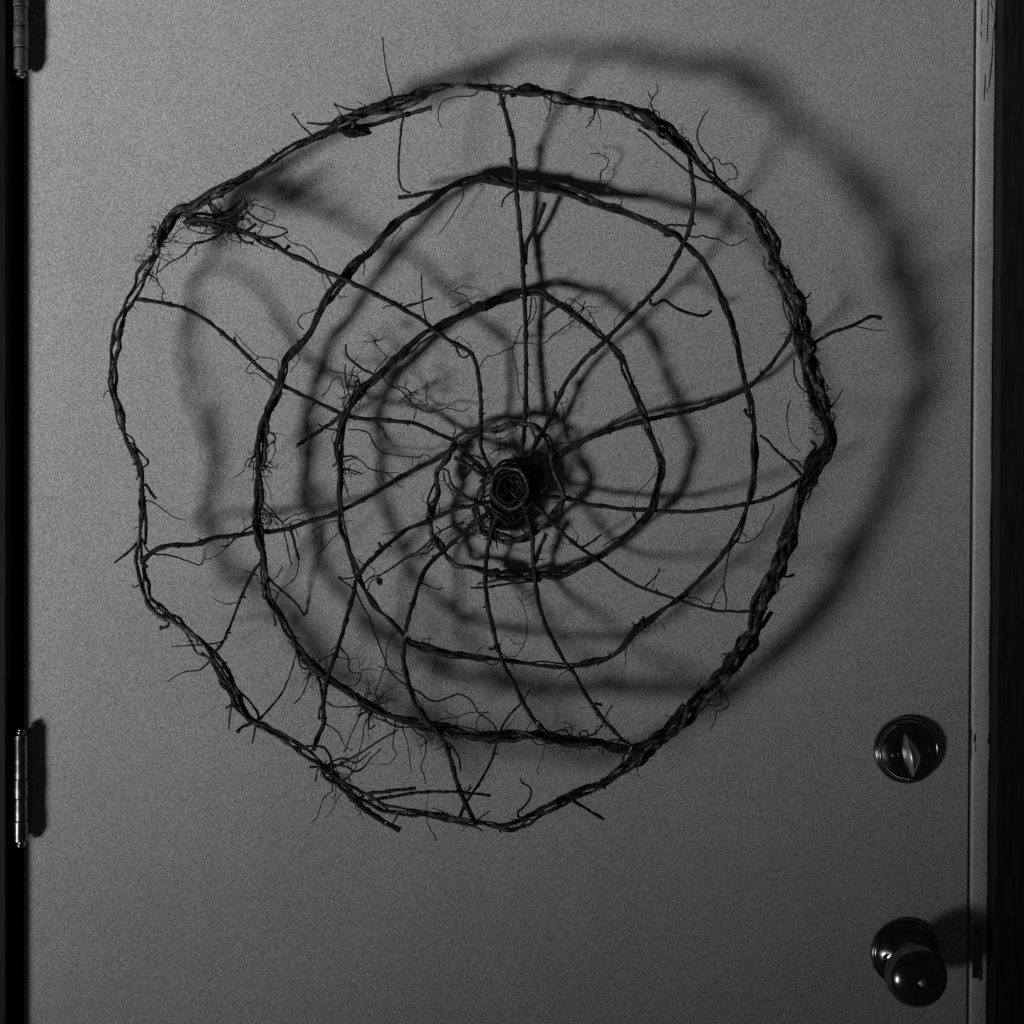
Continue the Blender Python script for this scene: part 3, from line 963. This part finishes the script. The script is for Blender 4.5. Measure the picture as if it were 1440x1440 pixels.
TW[(400, 620, 4)] = """
.6 .7|545,525 600,518 668,514
1.8 2|528,568 552,610
2 2|508,632 548,606
.8 .6|395,655 440,690 490,710 510,740 490,775
1 1.5|470,830 490,790 560,745 640,690 690,650 740,630 790,590 845,535 880,510 940,480 1010,460
1 .9|440,812 480,772 540,752 610,712 660,680
.9 .7|575,735 650,680 720,650 800,630 860,590
1 .8|790,600 830,580 862,592
.8 .7|745,632 800,630 830,600
1 .9|770,795 820,820 860,835 892,828
1.4 1.2|302,770 350,775 395,765
1.2 1.3|306,774 370,815 392,845
1.3 1.2|395,820 430,910 480,1000 510,1090 550,1190 580,1270 620,1325 685,1375
.7 .9|600,1110 575,1160 570,1240 545,1320 505,1430
.8 1|530,1270 620,1300 690,1335
.7 .6|850,1185 850,1260 830,1305
.6 .5|780,1115 845,1115
.6 .5|818,1095 815,1150
.8 .6|735,1125 800,1150 870,1168
.6 .6|1080,1195 1120,1155 1180,1170 1212,1205
2.2 1.8|1150,1168 1168,1172
.9 .8|1120,1235 1170,1260 1212,1240
.7 .6|1225,1195 1250,1215 1300,1210 1340,1160 1365,1080 1360,990 1340,920 1310,870
.6 .4|1342,915 1350,895 1380,870
.5 .4|1340,920 1380,920
.6 .4|1335,905 1340,850 1370,845
.6 .4|1360,1105 1340,1140 1290,1135 1260,1100 1230,1110 1212,1150
1.6 1.8|1050,825 1130,825 1250,805 1350,795 1440,785
.8 .6|1270,1245 1300,1290
1.7 1.6|880,155 920,170 940,240 990,290 1070,335
1.1 .9|895,170 910,240 980,300 1075,345
.9 .7|920,230 950,310 985,365
1.7 1.5|850,230 810,320 815,400 832,440
.8 .6|870,350 872,400
.5 .4|770,290 782,342
1.8 1.6|990,230 1045,168
1 .8|850,480 880,510 848,560
1.2 .8|845,545 825,580 800,610
"""
TW[(650, 620, 4)] = """
.7 .9|620,475 630,510 650,520 642,575
1.4 1.7|782,525 740,560 678,598
1 1.4|1108,715 1100,750 1060,790 1015,832
.6 .7|1145,725 1098,750
.6 .5|480,600 540,575 620,585
1.8 2.2|412,655 440,590 468,545
.7 .6|415,682 440,665 475,665
.8 .7|240,645 290,680 385,688
.8 .7|958,365 972,440
.8 .7|948,390 990,470
1 .8|440,355 410,395
2.4 2.8|1022,988 1000,1030 965,1065
1 1|958,1018 980,1060
.9 .6|925,1140 920,1200 918,1275
.7 .5|1125,1035 1145,1072
.7 .5|1075,1005 1090,1042
.7 .5|625,1288 575,1300 530,1340
"""
TW[(460, 860, 4)] = """
1.3 1|475,430 530,460 570,495 620,505 680,485 735,465 800,490 830,530 850,570 900,600 940,640 962,700
.9 .7|580,635 650,605 730,595 780,575 850,565 912,572
.8 .7|905,560 860,590 840,630 848,690
.7 .5|732,600 680,570 670,550
1.1 .9|590,635 700,640 800,655 890,690
1 1|455,390 500,480 540,550 560,590 555,635
.8 .4|250,515 310,480 370,470
.8 .4|265,525 330,495 390,490
.7 .4|260,515 350,440 390,425
.7 .4|270,525 340,510 402,502
.7 .4|240,510 290,470 330,462
.9 .7|305,565 340,620 400,642
1.4 1|170,585 240,560 260,590 330,620 400,650 490,645
1.8 1.2|240,575 235,660 270,640
.9 .6|385,610 370,750 390,800 350,855 295,860
.9 .6|425,655 450,730 465,830 475,905
1.2 .7|465,625 500,680 550,710 555,780 530,880 545,920 553,970
1.7 1.2|685,740 740,820 748,895
.9 .8|895,710 890,750 910,765 930,715
2.2 2.3|200,1028 350,1010 500,993
2.2 1.8|240,1060 400,1035 540,1015 720,1015 830,1025 918,1035
1 .8|805,970 790,1030 755,1000
.9 .8|815,990 780,1010 745,1022
4 3.8|120,1030 200,1100 270,1150 330,1190 410,1230
1 1.3|400,1140 368,1195
.5 .8|570,1030 560,1100 565,1190 590,1240 610,1270 603,1295
.8 1.2|920,1120 880,1145 845,1175
1.1 1.9|1085,940 1100,965 1140,990 1145,1040 1110,1095 1070,1130 1075,1155 1125,1172
.7 .5|1240,715 1205,830 1180,890 1195,910
1.1 .9|1145,705 1190,750 1245,730
.8 .6|1118,680 1150,620 1185,618
.7 .6|975,690 1040,620 1065,580
.6 .5|1330,620 1370,640 1368,690
1.3 1.1|1240,690 1330,665 1365,700
.6 .6|760,1235 790,1200
"""
TW[(740, 840, 4)] = """
1 1.3|485,605 450,660 430,710 380,770 300,780 320,750 350,765
1.9 2|425,605 380,598
1.3 1.6|450,1075 410,1060
.6 .9|645,1020 630,990 620,940
1 1|558,870 540,930 510,965
1.9 2.2|440,1250 340,1190 260,1140
1 .7|1090,510 1095,605 1030,605
1 .6|1092,515 1140,600 1100,635 1070,640 1060,700 1030,750
1 1.2|1140,310 1158,355
1 1.1|1110,320 1160,328
1 1|1125,370 1135,335 1160,345
2.4 2.8|885,600 830,670 740,790
.7 .8|780,655 800,672 840,662
.8 .9|575,788 582,835
1.2 1|432,795 430,890
1 1|395,805 455,845
.8 .9|955,530 1000,515 1035,535
.7 .5|230,415 200,430 170,460
.6 .5|260,760 255,730 220,700
"""
TW[(600, 560, 6)] = """
.6 .5|760,510 690,440 620,430 540,470 530,510 560,500
.7 .6|570,275 580,330 640,340 700,300 760,275
1.1 .9|870,240 910,330 935,370
.9 .8|905,335 955,300
.7 .6|1050,390 1150,380 1250,375
2.4 2.6|430,1040 520,980 590,930
3 2.8|240,505 350,570 450,635 530,690
1.1 1|270,430 400,560 520,660
1.5 1.4|390,480 470,510
1.5 1.3|290,440 380,510 440,590 530,680
.9 .6|410,1140 370,1150 340,1100
.8 .6|420,1130 380,1090 350,1060
1.1 1|620,1215 720,1222 780,1205 920,1190
2.6 2.4|920,1390 960,1260 1010,1140
1.2 1|580,1090 585,1200 600,1270
2.2 2|950,1110 1010,1050 1070,1020
1.6 1.4|440,880 500,870 560,890
1.4 1.2|450,900 520,920 600,960
1.6 1.4|440,1040 500,1090 570,1110 640,1150
1.4 1.2|470,1100 540,1130 620,1160
1.6 1.5|760,1060 800,1100 850,1150
1.4 1.2|800,1010 850,1080 900,1120
1.3 1.1|640,1010 700,1080 720,1150
"""
POOL = list(MAIN)
ntw = 0
for (ox, oy, sc), text in TW.items():
    for line in text.strip().splitlines():
        head, pp = line.split('|')
        hs = head.split()
        r0, r1 = float(hs[0]), float(hs[1])
        P = [(ox + float(a) / sc, oy + float(b) / sc) for a, b in (q.split(',') for q in pp.split())]
        m0, q0 = near(*P[0], POOL); m1, q1 = near(*P[-1], POOL)
        if q1 < q0: P = P[::-1]; m0, m1, q0, q1, r0, r1 = m1, m0, q1, q0, r1, r0
        if 2 < q0 < 26: P.insert(0, (m0[0], m0[1]))          # every shoot starts inside the stem that bears it
        L = sum(math.dist(P[i], P[i + 1]) for i in range(len(P) - 1))
        rr = random.Random(ntw * 13 + 1)
        touch = len(hs) > 2
        dA = m0[2]
        if touch: dB = 1.5
        elif q1 < 9: dB = m1[2]
        else: dB = max(6, dA + rr.uniform(-0.30, 0.22) * min(L, 70))
        thin = max(r0, r1) < 1.0
        C = catmull(P, 2.6 if thin else 3.2)
        n = len(C)
        pts, rad = [], []
        bend = rr.uniform(-.10, .10) * L
        for i, c in enumerate(C):
            t = i / max(n - 1, 1)
            w = 1.0 if thin else 0.75
            jx = w * noise.noise(Vector((i / 2.3, ntw * 5.7, 0))); jy = w * noise.noise(Vector((i / 2.3, ntw * 5.7, 8)))
            d = dA + (dB - dA) * t + (0 if touch else bend * math.sin(math.pi * t))
            d = max(d, 2.0)
            pts.append(at(c[0] + jx, c[1] + jy, d))
            knob = 0.8 * max(0, noise.noise(Vector((i / 1.7, ntw * 2.2, 3)))) + (0.25 if i in (n - 1,) and not thin else 0)
            rad.append((r0 + (r1 - r0) * t) * (0.94 + knob) / U)
        o = mesh_obj('rootlet' if thin else 'twig', *tube(pts, rad, 5 if thin else 8, 0.16, ntw * 1.9),
                     M_root if thin else M_spoke, m0[4])
        if not thin and q1 > 9:
            o.data.materials.append(M_cut); o.data.polygons[len(o.data.polygons) - 1].material_index = 1
        ntw += 1
        for i in range(0, n, 3):
            dd = dA + (dB - dA) * i / max(n - 1, 1)
            MAIN.append((C[i][0], C[i][1], dd, (r0 + r1) / 2, o))
print('traced shoots', ntw)

# a thick side branch beside the top spoke
C = catmull([(766,285),(762,297),(754,317),(745,334),(740,345),(739,372)], 4)
sp0 = near(735, 350, POOL)
mesh_obj('twig', *tube([at(c[0], c[1], sp0[0][2] + 2 - i * .2) for i, c in enumerate(C)], [(3.4 - .02 * i) / U for i in range(len(C))], 8, .1, 77), M_spoke, sp0[0][4])
C = catmull([(915,420),(914,427),(922,428),(934,422),(952,434),(975,442),(990,444),(1000,437)], 4)
sp1 = near(915, 420, POOL)
mesh_obj('twig', *tube([at(c[0], c[1], max(sp1[0][2] - i * .9, 6)) for i, c in enumerate(C)], [2.2 / U for i in range(len(C))], 7, .15, 79), M_spoke, sp1[0][4])

# fine hairs along the vines: nobody could count them
hv, hf = [], []
def hair(u, v, d, ang, L, r, depth, rnd):
    n = max(4, int(L / 2.2))
    P, R = [], []
    a = ang
    for i in range(n + 1):
        P.append(at(u, v, max(d, 2))); R.append(r * (1 - .55 * i / n) / U)
        a += rnd.uniform(-.42, .42)
        u += math.cos(a) * L / n; v += math.sin(a) * L / n; d += rnd.uniform(-1, 1) * L / n * .7
        if depth and i > 1 and rnd.random() < .22:
            hair(u, v, d, a + rnd.choice((-1, 1)) * rnd.uniform(.5, 1.1), L * rnd.uniform(.3, .6), r * .75, depth - 1, rnd)
    b = len(hv)
    vs, fs = tube(P, R, 4, 0, 0)
    hv.extend(vs); hf.extend([tuple(k + b for k in f) for f in fs])
rh = random.Random(99)
DENSE = [(215,365,30),(240,300,40),(325,325,40),(500,545,28),(530,480,20),(365,650,22),(370,735,25),(480,1085,35),(520,990,30),(440,935,20),(610,1030,30),(800,1040,40),(880,1055,30),
         (935,185,35),(800,140,25),(1090,370,40),(1125,470,45),(1150,560,35),(1145,650,25),(1010,960,35),(1040,920,25),(890,890,20),(665,735,22),(690,750,20),(820,440,22),(500,800,16),(630,625,20),(700,630,20),(650,1110,14)]
for (cu, cv, rad) in DENSE:
    pool = [m for m in RING if math.hypot(m[0] - cu, m[1] - cv) < rad] or [near(cu, cv, MAIN)[0]]
    for k in range(int(rad * .85)):
        m = rh.choice(pool)
        hair(m[0] + rh.uniform(-m[3], m[3]), m[1] + rh.uniform(-m[3], m[3]), m[2] + rh.uniform(-m[3], m[3]), rh.uniform(0, 6.283), rh.uniform(5, 17), rh.uniform(.38, .7), 1, rh)
for k in range(420):
    m = rh.choice(RING)
    hair(m[0], m[1], m[2] + rh.uniform(-m[3], m[3]), rh.uniform(0, 6.283), m[3] + rh.uniform(2, 8), rh.uniform(.4, .75), 0, rh)
TANGLE = [(335,312,18,30,8,26),(318,305,22,34,8,26),(290,305,20,30,8,24),(345,285,14,16,6,18),(345,330,14,10,8,20),(265,312,12,12,8,18),(225,345,16,22,8,22),(500,555,14,22,10,26),(368,650,9,14,8,24),(372,728,9,16,8,26),(485,1085,14,20,8,30),(445,945,12,16,8,24),(520,995,14,20,10,32),(612,1035,18,16,8,26),
          (480,660,8,12,8,22),(590,545,22,22,7,18),(820,1045,26,22,6,16),(662,735,10,14,8,18),(1120,470,12,20,7,18),(1150,575,10,18,7,18),(935,185,14,16,6,16),(830,1000,8,6,6,16),(690,760,10,12,6,18)]
for (cu, cv, rad, cnt, l0, l1) in TANGLE:
    for k in range(cnt):
        pool = [m for m in MAIN if abs(m[0] - cu) < rad and abs(m[1] - cv) < rad] or [near(cu, cv, MAIN)[0]]
        m = rh.choice(pool)
        u, v = m[0] + rh.uniform(-1, 1) * m[3] * .7, m[1] + rh.uniform(-1, 1) * m[3] * .7
        hair(u, v, m[2] + rh.uniform(-3, 3), rh.uniform(0, 6.283), rh.uniform(l0, l1), rh.uniform(.45, .95), 2, rh)
fz = mesh_obj('root_hairs', hv, hf, M_root, web); fz['kind'] = 'stuff'

# flakes of loose bark lying along the thick vines
fv, ff = [], []
for k in range(430):
    m = rh.choice(RING)
    if m[3] < 4 and rh.random() < .6: continue
    a = rh.uniform(0, 6.283)
    L, w = rh.uniform(3, 8), rh.uniform(.7, 1.7)
    e = m[3] * rh.uniform(.3, 1.0)
    th = rh.uniform(0, 6.283)
    cu, cv, cd = m[0] + math.cos(th) * e, m[1] + math.sin(th) * e, m[2] + rh.uniform(.1, 1) * m[3]
    b = len(fv)
    for (s, q, h) in ((-1, -.5, 0), (-.6, .6, .5), (0, -1, .8), (.1, 1, .9), (.8, -.5, 1.1), (1, .5, 1.6)):
        x, y = s * L / 2, q * w
        fv.append(at(cu + x * math.cos(a) - y * math.sin(a), cv + x * math.sin(a) + y * math.cos(a), cd + h))
    for q in ((0, 1, 2), (1, 3, 2), (2, 3, 4), (3, 5, 4)): ff.append(tuple(i + b for i in q))
fo = mesh_obj('bark_flakes', fv, ff, M_scrap, web, smooth=False); fo['kind'] = 'stuff'

# lumps of bark on the outer ring
def lump(name, cu, cv, d, a, b, c, ang, seed, parent, mat):
    bm = bmesh.new()
    bmesh.ops.create_icosphere(bm, subdivisions=4, radius=1)
    ca, sa = math.cos(ang), math.sin(ang)
    for vert in bm.verts:
        p = vert.co.copy()
        k = 1 + .34 * noise.noise(p * 1.7 + Vector((seed, 0, 0))) + .22 * noise.noise(p * 4.2 + Vector((0, seed, 0)))
        x, y, z = p.x * a * k, p.y * b * k, p.z * c * k
        vert.co = at(cu + x * ca - y * sa, cv + x * sa + y * ca, max(d + z, 1))
    return bm_obj(name, bm, mat, parent, smooth=False)
lump('bark_lump', 743, 127, 113, 20, 9, 8, .05, 3, outer, M_scrap)
lump('bark_lump', 722, 132, 112, 5, 5, 5, .3, 9, outer, M_scrap)
lump('bark_lump', 502, 186, 92, 19, 7.5, 6, -.08, 5, outer, M_scrap)
lump('bark_lump', 676, 431, 35, 13, 7, 6, -.1, 6, third, M_scrap)
lump('bark_lump', 1006, 962, 125, 13, 10, 8, -.7, 8, outer, M_scrap)
lump('bark_lump', 897, 884, 73, 12, 6, 6, -.7, 11, third, M_scrap)
lump('bark_lump', 512, 988, 80, 10, 5, 5, .5, 12, second, M_scrap)
# a small seed cone with scales on a twig
cone = lump('seed_cone', 533.8, 817.5, 52, 4.0, 5.6, 4.0, -.35, 2, near(533, 815, POOL)[0][4], M_scrap)

# hub: tight coil with a knot of short twigs inside
def hubring(r, d, rad, ph, wob, turns=1.15, cx=717, cy=686):
    P, R = [], []
    n = int(46 * turns)
    for i in range(n + 1):
        a = ph + 2 * math.pi * turns * i / n
        q = r * (1 + wob * math.sin(2 * a + ph) + .03 * math.sin(5 * a))
        P.append(at(cx + q * math.cos(a), cy + 1.18 * q * math.sin(a), d + 2.5 * math.sin(a * 1.3 + ph)))
        R.append(rad * (1 + .1 * math.sin(3 * a)) / U)
    return tube(P, R, 8, .1, ph)
hub = mesh_obj('hub_coil', *hubring(25, 59, 2.3, 0.6, .05), M_vine_pale, web)
for (r, d, rad, ph, cx, cy) in ((22, 51, 2.4, 2.2, 717, 686), (25, 46, 2.6, 3.9, 715, 688), (20, 43, 2.2, 5.1, 719, 683), (24, 39, 2.4, 1.2, 722, 690), (17, 58, 2.0, 2.9, 717, 687), (26, 52, 1.6, 4.6, 716, 685),
                                (27, 30, 2.4, 3.1, 727, 690), (30, 22, 2.2, .2, 724, 682), (20, 26, 2.4, 5.5, 712, 700), (26, 15, 2.0, 1.7, 730, 684)):
    mesh_obj('strand', *hubring(r, d, rad, ph, .09, 1.1, cx, cy), M_vine, hub)
for (a, b) in (((600,770),(720,850)), ((625,735),(755,835)), ((655,705),(775,790)), ((690,680),(790,750)), ((610,800),(690,870)), ((620,690),(660,660)), ((700,650),(780,720)), ((590,840),(700,910)), ((760,830),(790,740)), ((640,890),(740,900)), ((700,940),(740,860))):
    P = [(600 + a[0] / 6, 560 + a[1] / 6), (600 + (a[0] + b[0]) / 12 + rh.uniform(-3, 3), 560 + (a[1] + b[1]) / 12 + rh.uniform(-3, 3)), (600 + b[0] / 6, 560 + b[1] / 6)]
    d0 = rh.uniform(44, 58)
    C = catmull(P, 3)
    mesh_obj('twig', *tube([at(c[0], c[1], d0 + 2 * math.sin(i)) for i, c in enumerate(C)], [rh.uniform(.8, 1.5) / U] * len(C), 6, .2, d0), M_vine_pale, hub)
lump('knot', 719, 687, 33, 18, 19, 15, 0, 4, hub, M_scrap)
lump('knot', 714, 731, 24, 24, 15, 11, 0, 14, hub, M_scrap)
lump('knot', 748, 668, 20, 16, 14, 11, 0, 24, hub, M_scrap)

# loose turns of vine and snapped ends tangled round the hub
for k in range(26):
    cx, cy = 714 + rh.uniform(-12, 12), 700 + rh.uniform(-22, 26)
    q, a0, span = rh.uniform(14, 36), rh.uniform(0, 6.283), rh.uniform(.9, 3.2)
    d0, r0 = rh.uniform(14, 50), rh.uniform(.9, 2.3)
    P = []
    for i in range(22):
        a = a0 + span * i / 21
        qq = q * (1 + .12 * math.sin(3 * a + k)) + .9 * noise.noise(Vector((i / 2.0, k * 3.3, 0)))
        P.append(at(cx + qq * math.cos(a), cy + qq * math.sin(a) * .9, d0 + 6 * math.sin(a * 1.5 + k)))
    mesh_obj('strand', *tube(P, [r0 * (.75 + .25 * math.sin(math.pi * i / 21)) / U for i in range(22)], 7, .16, k), M_vine, hub)
for k in range(16):
    a0 = rh.uniform(0, 6.283); d0 = rh.uniform(16, 40)
    u0, v0 = 716 + 20 * math.cos(a0), 694 + 26 * math.sin(a0)
    L = rh.uniform(10, 30); a1 = a0 + rh.uniform(-.9, .9)
    P = [at(u0 + L * t * math.cos(a1) + 1.5 * noise.noise(Vector((t * 5, k, 0))), v0 + L * t * math.sin(a1) + 1.5 * noise.noise(Vector((t * 5, k, 4))), d0 + 6 * t) for t in (0, .2, .4, .6, .8, 1)]
    mesh_obj('twig', *tube(P, [z * rh.uniform(1.0, 2.2) / U for z in (1, .95, .9, .9, .85, .7)], 7, .18, k), M_spoke, hub)

# wire ties
def tie(cu, cv, d, r, ang, parent, rad=.55):
    P = []
    for i in range(41):
        a = 2 * math.pi * 1.6 * i / 40
        x, y, z = r * .35 * math.cos(a) + i * .03, r * math.cos(a + .5), r * math.sin(a)
        P.append(at(cu + x * math.cos(ang) - y * math.sin(ang), cv + x * math.sin(ang) + y * math.cos(ang), d + z))
    mesh_obj('wire_tie', *tube(P, [rad / U] * len(P), 6, 0, 0), M_wire, parent)
for (u, v, r, ang) in ((570, 892, 7.5, .7), (914, 415, 5.5, -.9), (972, 252, 4.5, 1.5), (755, 1016, 4.5, .9), (886, 1052, 6, .8), (676, 264, 5, .2), (541, 1157, 4.6, .7)):
    m, q = near(u, v, MAIN)
    tie(u, v, m[2], r, ang, m[4] if m[4].parent is web else m[4].parent)
